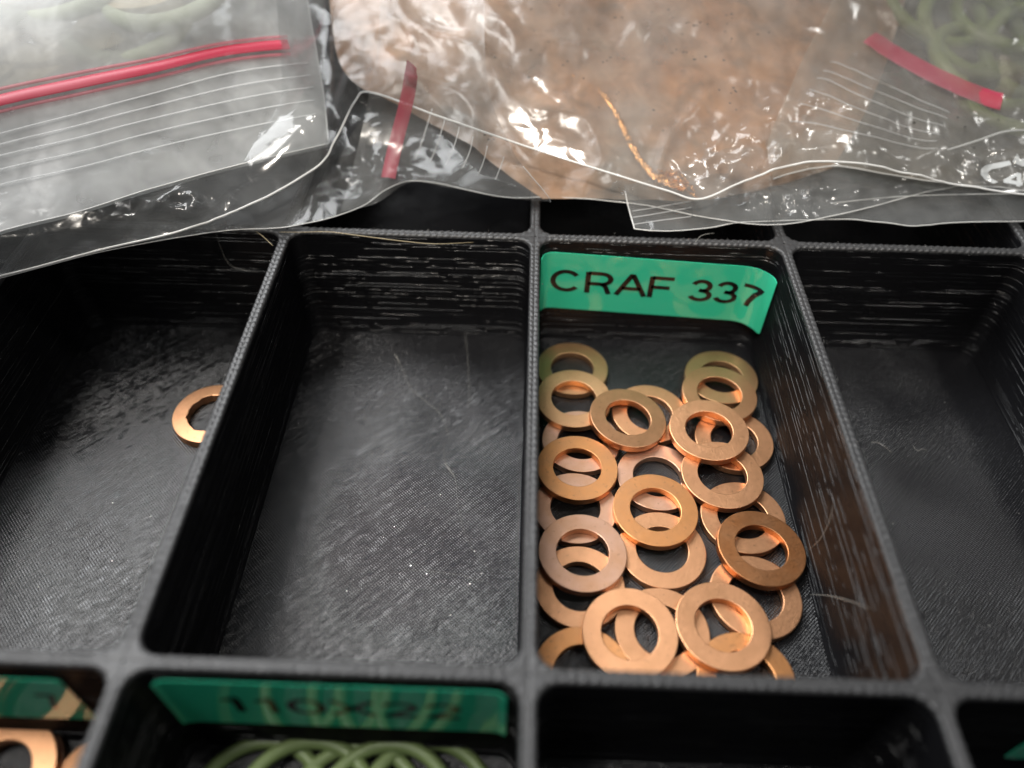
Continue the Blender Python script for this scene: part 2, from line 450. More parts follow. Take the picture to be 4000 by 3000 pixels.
washer(W_ME, unp(392, 3080, FZ + 3.0), 'copper washer half hidden by the divider at the bottom left of the picture', 'n', (0, -9), .4, group=G4, scale=1.05)

# ------------------------------------------------------------------ labels
def path_eval(path, s):
    for a, b in zip(path[:-1], path[1:]):
        L = math.hypot(b[0] - a[0], b[1] - a[1])
        if s <= L or b is path[-1]:
            t = s / L
            return (a[0] + (b[0] - a[0]) * t, a[1] + (b[1] - a[1]) * t, (b[0] - a[0]) / L, (b[1] - a[1]) / L)
        s -= L
def path_len(path): return sum(math.hypot(b[0] - a[0], b[1] - a[1]) for a, b in zip(path[:-1], path[1:]))
def arc_pts(cx, cy, rx, ry, a0, a1, n=16):
    return [(cx + rx * math.cos(math.radians(a0 + (a1 - a0) * k / n)), cy + ry * math.sin(math.radians(a0 + (a1 - a0) * k / n))) for k in range(n + 1)]
GLYPH = {   # (advance, strokes) on a cap height of 1, plain grotesque shapes
 'C': (1.0, [arc_pts(.47, .5, .40, .44, 38, 322, 26)]),
 'R': (.98, [[(.13, 0), (.13, 1)], [(.13, .945), (.55, .945)] + arc_pts(.55, .70, .27, .245, 90, -90, 14) + [(.13, .455)], [(.55, .455), (.68, .36), (.80, 0)]]),
 'A': (.96, [[(.05, 0), (.47, .985), (.51, .985), (.92, 0)], [(.20, .34), (.78, .34)]]),
 'F': (.88, [[(.13, 0), (.13, 1)], [(.13, .945), (.80, .945)], [(.13, .50), (.70, .50)]]),
 '3': (.78, [arc_pts(.36, .715, .25, .23, 165, -80, 18) + [(.33, .52)], [(.30, .52)] + arc_pts(.36, .275, .29, .225, 82, -165, 20)]),
 '7': (.78, [[(.07, .945), (.68, .945), (.46, .60), (.33, .25), (.29, 0)]]),
 '1': (.62, [[(.10, .74), (.26, .80), (.38, .96), (.38, 0)]]),
 '0': (.78, [arc_pts(.38, .5, .28, .445, 0, 360, 26)]),
 'X': (.92, [[(.06, 0), (.82, 1)], [(.06, 1), (.82, 0)]]),
 '2': (.78, [arc_pts(.37, .69, .27, .255, 165, -30, 14) + [(.40, .33), (.12, .06), (.12, .055), (.68, .055)]]),
 ' ': (.42, [])}
def text_strokes(txt, wd=.165):
    """list of (verts, faces) per character and the total advance"""
    out = []; x = 0.0
    for ch in txt:
        adv, strokes = GLYPH[ch]; V, Fc = [], []
        for st in strokes:
            fine = []
            for p, q in zip(st[:-1], st[1:]):
                n = max(1, int(math.hypot(q[0] - p[0], q[1] - p[1]) / .09))
                fine += [(p[0] + (q[0] - p[0]) * k / n, p[1] + (q[1] - p[1]) * k / n) for k in range(n)]
            fine.append(st[-1]); b = len(V); n = len(fine)
            for k, p in enumerate(fine):
                t = Vector(fine[min(k + 1, n - 1)]) - Vector(fine[max(k - 1, 0)]); t.normalize()
                V.append((x + p[0] - t.y * wd / 2, p[1] + t.x * wd / 2)); V.append((x + p[0] + t.y * wd / 2, p[1] - t.x * wd / 2))
            Fc += [(b + 2 * k, b + 2 * k + 1, b + 2 * k + 3, b + 2 * k + 2) for k in range(n - 1)]
        if V: out.append((V, Fc))
        x += adv
    return out, x
def make_label(name, label, path, ztop, zbot, text=None, span=None, zt=None, zb=None, rcut=0.0, each=False):
    """tape stuck on a wall; path in xy (mm, left to right), ztop/zbot functions of s"""
    Lp = path_len(path); nS = 120
    base = (path[len(path) // 2][0], path[len(path) // 2][1], zbot(Lp / 2))
    t = thing(name, label, 'label', base)
    V, Fc = [], []; rows = 8
    def pt(s, f, off):
        x, y, tx, ty = path_eval(path, min(max(s, 0), Lp - 1e-6))
        z = zbot(s) + (ztop(s) - zbot(s)) * f
        return (x + ty * off, y - tx * off, z)
    for side, off in ((0, .14), (1, 0.0)):
        for a in range(nS + 1):
            s = Lp * a / nS
            for b in range(rows + 1):
                f = b / rows
                cut = 0
                d = min(s, Lp - s)
                if d < 1.2: cut = .035 * (1 - d / 1.2) ** 2
                f2 = cut + f * (1 - 2 * cut)
                V.append(pt(s, f2, off))
    m = rows + 1; N = (nS + 1) * m
    for a in range(nS):
        for b in range(rows):
            q = (a * m + b, (a + 1) * m + b, (a + 1) * m + b + 1, a * m + b + 1)
            Fc.append(q); Fc.append(tuple(N + k for k in q)[::-1])
    for a in range(nS):
        for b in (0, rows):
            Fc.append((a * m + b, (a + 1) * m + b, N + (a + 1) * m + b, N + a * m + b))
    for b in range(rows):
        for a in (0, nS):
            Fc.append((a * m + b, a * m + b + 1, N + a * m + b + 1, N + a * m + b))
    tp = obj('tape', V, Fc, M_LABEL, t); tp.data.set_sharp_from_angle(angle=math.radians(35))
    if text:
        # one mesh per character, spread over the span
        chars, total = text_strokes(text)
        for tv, tf in chars:
            out = []
            for vx, vy in tv:
                s = span[0] + (span[1] - span[0]) * vx / total
                x, y, tx, ty = path_eval(path, min(max(s, 0), Lp - 1e-6))
                zz0, zz1 = zb(s), zt(s)
                out.append((x + ty * .19, y - tx * .19, zz0 + (zz1 - zz0) * vy))
            obj('letter', out, tf, M_INK, t, smooth=False)
    return t
PA = [(1.40, -3.2), (1.75, -2.3), (2.5, -1.6), (3.4, -1.25), (4.6, -1.17), (43.2, -1.17), (44.6, -1.35), (45.9, -1.85), (47.0, -2.7), (47.8, -3.7), (48.35, -4.9), (48.7, -6.2)]
def za_top(s): return -2.9 - 2.2 * min(max((s - 3) / 41, 0), 1) + .5 * max(0, (s - 47) / 5)
make_label('tape_label', 'bright green glossy tape label reading CRAF 337 in black, curling at its right end', PA,
           za_top, lambda s: za_top(s) - 14.8, 'CRAF 337', (3.2, path_len(PA) - 2.3),
           lambda s: za_top(s) - 4.3, lambda s: za_top(s) - 9.9)
PB = [(-46.9, -Q - 1.75), (-46.2, -Q - 1.35), (-45.2, -Q - 1.2), (-44, -Q - 1.17), (-5.0, -Q - 1.17), (-3.6, -Q - 1.3), (-2.6, -Q - 1.8)]
make_label('tape_label', 'dark green tape label with black digits above the olive rings in the front compartment', PB,
           lambda s: -2.6, lambda s: -16.8, '110X22', (6.5, 39.0), lambda s: -7.2, lambda s: -12.2)
PD = [(-92, -Q - 1.17), (-59, -Q - 1.17)]
make_label('tape_label', 'short green tape label at the lower left with copper washers mirrored in it', PD,
           lambda s: -3.9, lambda s: -17.5, '7', (27.5, 30.5), lambda s: -8.6, lambda s: -13.6)
PE = [(67, -Q - 1.17), (96, -Q - 1.17)]
make_label('tape_label', 'barely lit dark green tape label in the front right compartment', PE, lambda s: -8.0, lambda s: -20.0)

# ------------------------------------------------------------------ olive O-rings
def oring_mesh(R, r):
    V, Fc = [], []; n, m = 72, 14
    for a in range(n):
        A = 2 * math.pi * a / n
        for b in range(m):
            B = 2 * math.pi * b / m
            V.append(((R + r * math.cos(B)) * math.cos(A), (R + r * math.cos(B)) * math.sin(A), r * math.sin(B)))
    for a in range(n):
        for b in range(m):
            a2, b2 = (a + 1) % n, (b + 1) % m
            Fc.append((a * m + b, a2 * m + b, a2 * m + b2, a * m + b2))
    return mesh_data('rubber_ring', V, Fc, M_ORING)
O_ME = oring_mesh(9.2, 1.0)
def oring(me, c, tilt, label, group):
    o = bpy.data.objects.new('rubber_ring', me); C.objects.link(o)
    o.location = Vector(c) * MM; o.rotation_euler = (math.radians(tilt[0]), math.radians(tilt[1]), 0)
    tag(o, label, 'rubber ring', group); return o
GO = 'olive rubber rings in the front compartment'
for u, v, z, tl, lab in [
    (1056, 2885, 1.0, (0, 0), 'olive green rubber ring farthest left under the dark label'),
    (1235, 2880, 2.6, (-3, 4), 'olive green rubber ring second from the left, overlapping the leftmost'),
    (1420, 2902, 1.1, (0, 0), 'olive green rubber ring in the middle of the overlapping rings'),
    (1530, 2890, 3.0, (-3, -5), 'olive green rubber ring second from the right in the overlapping row'),
    (1690, 2888, 1.3, (0, 3), 'olive green rubber ring farthest right under the dark label')]:
    p = unp(u, v, FZ + z + 1.0)
    oring(O_ME, (p.x, p.y - 9.4, FZ + z), tl, lab, GO)

# ------------------------------------------------------------------ plastic bags
def sheet(name, rows, mat, parent, nu=150, nv=80, amp=1.0, seed=0, edge_keep=.25, freq=.045, lift=0.0, crumple=(), ax=1.0):
    """film through a grid of control points (photo u, v, height above the rim in mm), with creases; returns grid of points"""
    G = []
    m = len(rows)
    fine = [smooth_line(r, nu) for r in rows]
    so = Vector((seed * 13.7, seed * 5.1, seed * 2.3))
    for b in range(nv):
        t = b * (m - 1) / (nv - 1)
        row = []
        for a in range(nu):
            u, v, z = crom([fine[k][a] for k in range(m)], t)
            p = unp(u, v, max(z, .6) + lift)
            q = Vector((p.x * ax, p.y, 0)) * freq + so
            f1 = abs(noise.noise(q + Vector((.7 * noise.noise(q * 1.3), .9 * noise.noise(q * 1.1 + so), 0))))
            q2 = Vector((p.x * .9 * ax + p.y * .5, p.y * .35 - p.x * .2 * ax, 3.1)) * freq * 2.4 + so
            f2 = abs(noise.noise(q2))
            f3 = abs(noise.noise(q * 6.1))
            d = amp * (2.6 * (.35 - f1) + 1.1 * (.3 - f2) + .35 * (.3 - f3))
            k = edge_keep + (1 - edge_keep) * min(1, t / .6)
            for cu, cv, ru, rv, ca in crumple:
                g = math.exp(-((u - cu) / ru) ** 2 - ((v - cv) / rv) ** 2)
                if g > .02:
                    qq = Vector((p.x, p.y * 1.3, 1.7)) * .16 + so
                    d += g * ca * (1.2 - 2.6 * abs(noise.noise(qq)) - 1.0 * abs(noise.noise(qq * 2.3)))
            row.append(p + Vector((0, -.25 * d * k, d * k)))
        G.append(row)
    V = [tuple(p) for r in G for p in r]
    Fc = [(b * nu + a, b * nu + a + 1, (b + 1) * nu + a + 1, (b + 1) * nu + a) for b in range(nv - 1) for a in range(nu - 1)]
    o = obj(name, V, Fc, mat, parent)
    return G
def grid_line(G, a0, b0, a1, b1, n, up=.12):
    """points on a sheet between two grid fractions"""
    nv, nu = len(G), len(G[0]); out = []
    for k in range(n):
        t = k / (n - 1)
        a = (a0 + (a1 - a0) * t) * (nu - 1); b = (b0 + (b1 - b0) * t) * (nv - 1)
        ia, ib = min(int(a), nu - 2), min(int(b), nv - 2); fa, fb = a - ia, b - ib
        p = (G[ib][ia] * (1 - fa) + G[ib][ia + 1] * fa) * (1 - fb) + (G[ib + 1][ia] * (1 - fa) + G[ib + 1][ia + 1] * fa) * fb
        out.append(p + Vector((0, -up * .4, up)))
    return out
def sm(L, k=7):
    n = len(L); out = []
    for i in range(n):
        w_ = min(k, i, n - 1 - i); seg = L[i - w_:i + w_ + 1]
        out.append(sum(seg, Vector((0, 0, 0))) / len(seg))
    return out
def ribbon(L, width, up=.1):
    """flat raised strip along a polyline"""
    V, Fc = [], []
    n = len(L)
    for i, p in enumerate(L):
        t = (L[min(i + 1, n - 1)] - L[max(i - 1, 0)]).normalized()
        nrm = Vector((0, -.45, .9)); side = t.cross(nrm).normalized(); nn = side.cross(t).normalized()
        if nn.z < 0: nn = -nn
        for a, h in ((-1, 0), (-.8, .5), (0, .8), (.8, .5), (1, 0)):
            V.append(tuple(p + side * (a * width / 2) + nn * (h * up * 2)))
    for i in range(n - 1):
        for k in range(4): Fc.append((i * 5 + k, i * 5 + k + 1, (i + 1) * 5 + k + 1, (i + 1) * 5 + k))
    return V, Fc
def px_line(pts, n=60):
    return [unp(u, v, z) for u, v, z in smooth_line(pts, n)]

# --- left milky zip bag: mouth toward the viewer, red zip across
bagL = thing('zip_bag', 'milky zip bag at the left with a red zip line and pale ridges', 'plastic bag', (-60, 40, 1))
rowsL = [
    [(-500, 1060, 8), (0, 905, 9), (300, 830, 9), (600, 735, 9), (950, 640, 9), (1285, 562, 8)],
    [(-500, 800, 15), (0, 640, 15.5), (300, 575, 15.5), (600, 500, 15.5), (950, 420, 15), (1265, 370, 13.5)],
    [(-500, 560, 21), (0, 405, 22), (300, 345, 22), (600, 285, 22), (900, 215, 21), (1235, 190, 19)],
    [(-500, 240, 29), (0, 130, 30), (300, 90, 30), (600, 60, 29), (900, 20, 28), (1200, -10, 25)],
    [(-500, -250, 40), (0, -330, 41), (300, -350, 41), (600, -370, 40), (900, -400, 39), (1150, -400, 35)],
]
rowsL = [[(u, v, z + 2.5) for u, v, z in r] for r in rowsL]
GLb = sheet('back_film', [[(u, v + 12, z - 4) for u, v, z in r] for r in rowsL], M_FILM_MILKY, bagL, amp=.25, seed=3)
GL = sheet('front_film', rowsL, M_FILM_MILKY, bagL, amp=.22, seed=1)
L = sm(grid_line(GL, 0, .5, .925, .515, 90, .6))
zipL = {'o': obj('zip_strip', *ribbon(L, 2.6, .2), M_ZIP, bagL), 'base': bagL['base']}
obj('zip_track', *ribbon(sm(grid_line(GL, 0, .545, .925, .56, 90, .5)), .8, .1), M_ZIP2, zipL)
obj('zip_track', *ribbon(sm(grid_line(GL, 0, .458, .925, .468, 90, .5)), .8, .1), M_ZIP2, zipL)
for b0, b1 in ((.345, .42), (.305, .352), (.262, .288), (.213, .222), (.165, .158)):
    obj('ridge', *tube(sm(grid_line(GL, 0, b0 + .01, .965, b1, 90, .45)), .12), M_RIDGE, bagL)
obj('mouth_edge', *tube([G for G in grid_line(GL, 0, 0, 1, 0, 120, .05)], .10), M_EDGE, bagL)
obj('side_seam', *tube(grid_line(GL, 1, 0, 1, .9, 60, .05), .14), M_RIDGE, bagL)

# --- middle bag lying crosswise, its zip nearly upright in the picture
bagM = thing('zip_bag', 'crumpled zip bag lying crosswise in the middle with its red zip running away', 'plastic bag', (-10, 40, 1))
ZM = (0, 1.5, 5, 10, 13)
rowsM = [
    [(1330, 830, 3), (1470, 795, 3), (1600, 712, 3), (1760, 735, 3), (1960, 772, 3), (2150, 790, 3)],
    [(1400, 560, 8), (1500, 560, 8), (1640, 560, 8), (1800, 590, 8), (1950, 640, 8), (2130, 760, 4)],
    [(1450, 330, 14), (1540, 330, 14), (1680, 340, 14), (1790, 400, 13), (1900, 490, 11.5), (2000, 590, 10)],
    [(1480, 120, 20), (1550, 120, 20), (1650, 130, 20), (1750, 170, 19), (1830, 220, 18), (1900, 300, 17)],
    [(1500, -300, 30), (1570, -300, 30), (1650, -300, 30), (1740, -290, 30), (1820, -270, 29), (1900, -250, 28)],
]
rowsM = [[(u, v, z + ZM[k]) for u, v, z in r] for k, r in enumerate(rowsM)]
GM = sheet('front_film', rowsM, M_FILM_DULL, bagM, amp=.6, seed=5, nu=110)
obj('zip_strip', *ribbon(sm(grid_line(GM, .245, .13, .30, .62, 60, -1.1), 9), 3.0, .2), mat_semi('dull_red_zip', (.36, .018, .05), .66, .4), bagM)
for k in range(6):
    obj('ridge', *tube(sm(grid_line(GM, .40 + k * .075, .16 - k * .008, .43 + k * .08, .40 - k * .02, 30, .4)), .09), M_RIDGE, bagM)
obj('mouth_edge', *tube(grid_line(GM, 1, 0, 1, .42, 40, .05), .10), M_RIDGE, bagM)

# --- right bag with red zip stub and recycling print
bagR = thing('zip_bag', 'crinkled zip bag at the right with a short red zip and a white recycling mark', 'plastic bag', (80, 40, 1))
rowsR = [
    [(3020, 700, 6), (3250, 650, 6), (3500, 690, 5), (3720, 722, 4), (3900, 735, 4), (4100, 760, 4), (4400, 780, 4)],
    [(3000, 560, 9), (3200, 540, 9), (3450, 560, 9), (3700, 570, 9), (3860, 560, 9), (4050, 540, 10), (4400, 560, 10)],
    [(3080, 360, 14), (3250, 330, 14), (3480, 380, 14), (3700, 420, 13), (3900, 440, 13), (4100, 420, 13), (4400, 430, 13)],
    [(3150, 200, 18), (3320, 160, 18), (3500, 190, 18), (3700, 230, 18), (3900, 260, 18), (4100, 260, 18), (4400, 260, 18)],
    [(3250, 0, 24), (3420, -30, 24), (3600, -20, 24), (3800, 0, 24), (4000, 10, 24), (4200, 20, 24), (4500, 20, 24)],
    [(3350, -300, 32), (3500, -320, 32), (3700, -320, 32), (3900, -320, 32), (4100, -300, 32), (4300, -300, 32), (4600, -300, 32)],
]
GR = sheet('front_film', rowsR, M_FILM_GREASY, bagR, amp=1.15, seed=9, freq=.055)
obj('zip_strip', *ribbon(sm(grid_line(GR, .23, .595, .66, .425, 60, .9), 20), 4.4, .2), mat_semi('faded_red_zip', (.50, .04, .09), .55, .4), bagR)
for k in range(6):
    obj('ridge', *tube(sm(grid_line(GR, .13 - k * .012, .50 - k * .045, .50 - k * .01, .36 - k * .04, 40, .5), 15), .10), M_RIDGE, bagR)
obj('mouth_edge', *tube(grid_line(GR, 0, 0, 1, 0, 120, .05), .13), M_EDGE, bagR)
obj('fold_highlight', *tube(px_line([(3700, 585, 9.6), (3745, 572, 10), (3830, 545, 10.6), (3920, 515, 11.2), (4010, 508, 11.4), (4150, 510, 11.4)], 40), .22, 6, True), M_EDGE, bagR)  # pale tube draws the highlight along the film fold
# recycling mark: bent arrow and a 4, printed on the film
def on_px(pts, lift=.5, hz=lambda u, v: 4 + (740 - v) * .028):
    return [tuple(unp(u, v, hz(u, v) + lift) + Vector((0, -.5, .6))) for u, v in pts]
outer = [(3870, 722), (3838, 705), (3822, 685), (3824, 665), (3842, 650), (3880, 642), (3935, 632)]
inner = [(3890, 716), (3862, 700), (3850, 685), (3852, 675), (3866, 665), (3900, 660), (3942, 648)]
V = on_px(outer + inner); n = len(outer)
obj('printed_arrow', V, [(k, k + 1, n + k + 1, n + k) for k in range(n - 1)], M_PRINT, bagR)
V = on_px([(3945, 638), (3965, 605), (3975, 628), (4010, 618), (4014, 650), (3985, 655)])
obj('printed_arrow', V, [(0, 1, 2), (0, 2, 3, 4, 5)], M_PRINT, bagR)
V = on_px([(3910, 706), (3965, 680), (3980, 682), (3978, 716), (3986, 718), (3985, 730), (3976, 729), (3975, 734), (3960, 731), (3961, 726), (3912, 718), (3938, 706), (3962, 693), (3963, 712)])
obj('printed_digit', V, [(0, 1, 12, 11), (1, 2, 3, 13, 12), (0, 11, 13, 10), (10, 13, 3, 9), (3, 4, 5, 6), (3, 6, 9), (6, 7, 8, 9)], M_PRINT, bagR)

# --- small clear bag lowest at the right
bagS = thing('zip_bag', 'flat clear bag lowest at the right, its corner over the empty back compartment', 'plastic bag', (45, 20, 0))
rowsS = [
    [(2478, 895, 1.2), (2600, 906, 1.2), (2760, 892, 1.2), (2920, 868, 1.4), (3280, 855, 1.2), (3420, 868, 1.2), (3560, 885, 1.2), (3700, 872, 1.2), (3850, 868, 1.2), (4200, 860, 1.2)],
    [(2462, 840, 1.8), (2600, 840, 1.8), (2760, 830, 2), (2920, 815, 2), (3280, 800, 2), (3420, 805, 2), (3560, 810, 2), (3700, 805, 2), (3850, 800, 2), (4200, 795, 2)],
    [(2445, 765, 3), (2600, 760, 3), (2760, 755, 3), (2920, 745, 3), (3280, 730, 3), (3420, 730, 3), (3560, 730, 3), (3700, 730, 3), (3850, 730, 3), (4200, 725, 3)],
    [(2420, 600, 5), (2600, 600, 5), (2760, 600, 5), (2920, 600, 5), (3280, 590, 5), (3420, 590, 5), (3560, 590, 5), (3700, 590, 5), (3850, 590, 5), (4200, 590, 5)],
]
GS = sheet('front_film', rowsS, M_FILM, bagS, amp=.55, seed=12, edge_keep=.5, nu=200)
GS2 = sheet('back_film', [[(u, v - 6, z - .6) for u, v, z in r] for r in rowsS], M_FILM, bagS, amp=.3, seed=14, edge_keep=.5, nu=200)
obj('mouth_edge', *tube(grid_line(GS, 0, 0, 1, 0, 160, .03), .10), M_EDGE, bagS)
obj('side_seam', *tube(grid_line(GS, 0, 0, 0, .7, 40, .03), .12), M_EDGE, bagS)
for v0, v1 in ((815, 790), (840, 815), (868, 850)):
    L = [p + Vector((0, 0, .3)) for p in px_line([(2470, v0 + 14, 2), (2560, v0, 2.2), (2700, v1, 2.4)], 20)]
    obj('ridge', *tube(L, .07), M_RIDGE, bagS)
L = [p + Vector((0, 0, .4)) for p in px_line([(3250, 800, 2.2), (3500, 775, 2.4), (3800, 765, 2.6), (4150, 762, 2.6)], 40)]
obj('ridge', *tube(L, .10), M_EDGE, bagS)

# --- big clear bag over everything: two film edges
bagC = thing('clear_bag', 'large clear plastic bag draped over the tray, its bright cut edge zigzagging across', 'plastic bag', (0, 40, 1))
rowsC2 = [   # lower film
    [(-450, 1180, 2), (0, 1088, 2), (400, 985, 2), (850, 905, 2), (1160, 880, 2), (1400, 815, 2), (1600, 708, 3), (1960, 770, 2), (2200, 772, 2), (2500, 800, 2), (2760, 850, 2), (3020, 878, 2), (3300, 835, 2), (3700, 735, 3), (4000, 700, 4), (4450, 700, 4)],
    [(-450, 950, 5), (0, 860, 5), (400, 770, 5), (850, 690, 5), (1160, 660, 5), (1400, 600, 6), (1600, 540, 6), (1960, 570, 5), (2200, 580, 5), (2500, 610, 5), (2760, 660, 5), (3020, 690, 5), (3300, 660, 5), (3700, 600, 5), (4000, 560, 6), (4450, 560, 6)],
    [(-450, 600, 10), (0, 520, 10), (400, 460, 10), (850, 400, 10), (1160, 380, 11), (1400, 350, 11), (1600, 330, 11), (1960, 340, 10), (2200, 340, 10), (2500, 350, 10), (2760, 380, 10), (3020, 400, 10), (3300, 400, 10), (3700, 380, 10), (4000, 360, 11), (4450, 360, 11)],
    [(-450, -100, 21), (0, -150, 21), (400, -150, 21), (850, -150, 21), (1160, -150, 22), (1400, -150, 22), (1600, -150, 22), (1960, -150, 22), (2200, -150, 22), (2500, -150, 22), (2760, -150, 22), (3020, -150, 22), (3300, -150, 22), (3700, -150, 22), (4000, -150, 22), (4450, -150, 22)],
]
GC2 = sheet('lower_film', rowsC2, M_FILM, bagC, amp=.8, seed=21, nu=300, nv=90, edge_keep=.15, crumple=[(3050, 790, 240, 60, 1.8), (3500, 750, 300, 50, 1.8), (1480, 700, 120, 90, 1.6), (2300, 700, 200, 50, 1.2)])
obj('lower_edge', *tube(grid_line(GC2, 0, 0, 1, 0, 260, .03), .09), M_EDGE, bagC)
rowsC1 = [   # upper film, its edge is the bright zigzag
    [(-450, 1165, 4), (0, 1080, 4), (400, 975, 5), (700, 905, 6), (950, 815, 7), (1235, 655, 9), (1310, 545, 11), (1385, 400, 14), (1450, 362, 15), (1700, 450, 14), (2000, 555, 12), (2350, 668, 9), (2600, 745, 7), (2735, 780, 6), (2900, 715, 8), (3120, 640, 10), (3350, 640, 10), (3550, 680, 8), (3760, 725, 6), (4000, 760, 6), (4450, 800, 6)],
    [(-450, 930, 9), (0, 850, 9), (400, 760, 9), (700, 690, 10), (950, 610, 11), (1235, 500, 13), (1310, 430, 14), (1385, 330, 16), (1450, 300, 17), (1700, 360, 16), (2000, 440, 15), (2350, 530, 13), (2600, 600, 11), (2735, 630, 10), (2900, 580, 12), (3120, 500, 14), (3350, 510, 14), (3550, 540, 12), (3760, 580, 11), (4000, 600, 10), (4450, 640, 10)],
    [(-450, 520, 16), (0, 460, 17), (400, 400, 17), (700, 350, 18), (950, 310, 18), (1235, 260, 19), (1310, 240, 19.5), (1385, 200, 20.5), (1450, 190, 21), (1700, 220, 20), (2000, 260, 20), (2350, 300, 19), (2600, 330, 18), (2735, 340, 17.5), (2900, 320, 18), (3120, 280, 19), (3350, 280, 19), (3550, 300, 18), (3760, 310, 18), (4000, 320, 17), (4450, 340, 17)],
    [(-450, 60, 25), (0, 40, 25), (400, 20, 26), (700, 0, 26), (950, 0, 26), (1235, 0, 26), (1310, 0, 26), (1385, 0, 26), (1450, 0, 26), (1700, 0, 27), (2000, 0, 27), (2350, 0, 27), (2600, 0, 27), (2735, 0, 27), (2900, 0, 27), (3120, 0, 27), (3350, 0, 27), (3550, 0, 26), (3760, 0, 26), (4000, 0, 26), (4450, 0, 26)],
    [(u, -380, 36) for u in (-450, 0, 400, 700, 950, 1235, 1310, 1385, 1450, 1700, 2000, 2350, 2600, 2735, 2900, 3120, 3350, 3550, 3760, 4000, 4450)],
]
for r, (dl, dm) in enumerate(((-1, 0), (1.2, 2.5), (-3, 6.5), (-4, 12), (-5, 17))):
    rowsC1[r] = [(u, v, z + (dl if u < 1200 else dm if u < 1800 else dm * .5 if u < 2200 else 0)) for u, v, z in rowsC1[r]]
GC1 = sheet('upper_film', rowsC1, M_FILM, bagC, amp=.6, seed=31, nu=360, nv=130, edge_keep=.2, ax=.45, crumple=[(2900, 650, 190, 95, 3.0), (3150, 420, 220, 110, .7), (780, 830, 260, 55, 2.6), (3600, 690, 250, 50, 1.6), (3900, 620, 160, 60, 1.6), (1250, 560, 70, 90, 1.2)])
obj('upper_edge', *tube(grid_line(GC1, 0, 0, 1, 0, 320, .05), .21), M_EDGE, bagC)

# --- greasy bag of copper washers behind, in the middle
bagG = thing('clear_bag', 'greasy bulging bag of copper gaskets behind the middle of the tray', 'plastic bag', (30, 60, 1))
rowsG = [
    [(2120, 778, 3), (2210, 776, 3), (2350, 776, 3), (2520, 782, 3), (2750, 780, 3), (3000, 735, 3.5), (3250, 660, 5)],
    [(1720, 500, 9), (1980, 530, 9), (2250, 540, 9), (2500, 550, 9), (2800, 530, 9), (3080, 480, 10), (3380, 440, 10)],
    [(1360, 300, 15.5), (1750, 270, 17), (2100, 270, 17), (2450, 270, 17), (2820, 250, 17), (3150, 220, 17), (3480, 190, 16)],
    [(1280, -40, 25), (1680, -50, 26), (2050, -60, 27), (2450, -60, 27), (2860, -60, 26), (3200, -70, 25), (3550, -80, 24)],
    [(1200, -400, 36), (1700, -400, 37), (2100, -400, 37), (2500, -400, 37), (2900, -400, 37), (3200, -400, 36), (3600, -400, 35)],
]
GG = sheet('upper_film', rowsG, M_FILM_STAINED, bagG, amp=1.1, seed=41, nu=180, nv=100, lift=-1.0)

# ------------------------------------------------------------------ what the bags hold
GB = 'copper gaskets inside the greasy bag'
B_ME = washer_mesh('copper_gasket', 24, 9, 1.5, seg=72)
for q, (uu, vv) in enumerate([(1950, 160), (2450, 90), (2700, 300), (2950, 60), (2200, 320)]):
    z = 8 + (560 - vv) * .0285 - 8.5
    o = washer(B_ME, unp(uu, vv, max(z, 2.2)), 'large brown copper gasket blurred inside the greasy bag behind the dividers', 'bdbb'[q % 4],
               (random.uniform(20, 34), random.uniform(-8, 8)), random.uniform(0, 6), group=GB)
    o.name = 'copper_gasket'
B_O = oring_mesh(13, 1.7)
GOB = 'green rings inside the right bag'
for u, v in [(3650, 20), (3800, 120), (3950, 60), (3850, 260), (4080, 200), (3720, -160), (3960, -140), (4120, -60), (3980, 380)]:
    z = 9 + (560 - v) * .026 - 4
    oring(B_O, unp(u, v, max(z, 3)), (random.uniform(5, 28), random.uniform(-15, 15)), 'olive green ring blurred inside the crinkled bag at the right', GOB)
GOL = 'pale rings inside the left bag'
W_B = bpy.data.meshes.new_from_object(bpy.data.objects['copper_washer']); W_B.materials.clear(); W_B.materials.append(M_BEIGE)
for u, v in [(40, 180), (160, 60), (-80, 60), (330, 10), (560, -120), (60, -140), (300, -200), (-140, 260), (800, -180)]:
    z = 10.5 + (560 - v) * .033
    o = washer(W_B, unp(u, v, z), 'beige washer blurred inside the milky bag at the top left', 'n', (random.uniform(5, 25), random.uniform(-10, 10)), 0, group=GOL, scale=1.7)
B_PG = B_O.copy(); B_PG.materials.clear(); B_PG.materials.append(M_PALEGREEN)
for u, v in [(480, 40), (230, -60), (640, -60)]:
    z = 10.5 + (560 - v) * .033
    oring(B_PG, unp(u, v, z), (random.uniform(5, 25), random.uniform(-10, 10)), 'pale green ring blurred at the top left behind the milky bag', 'green rings behind the left bag')
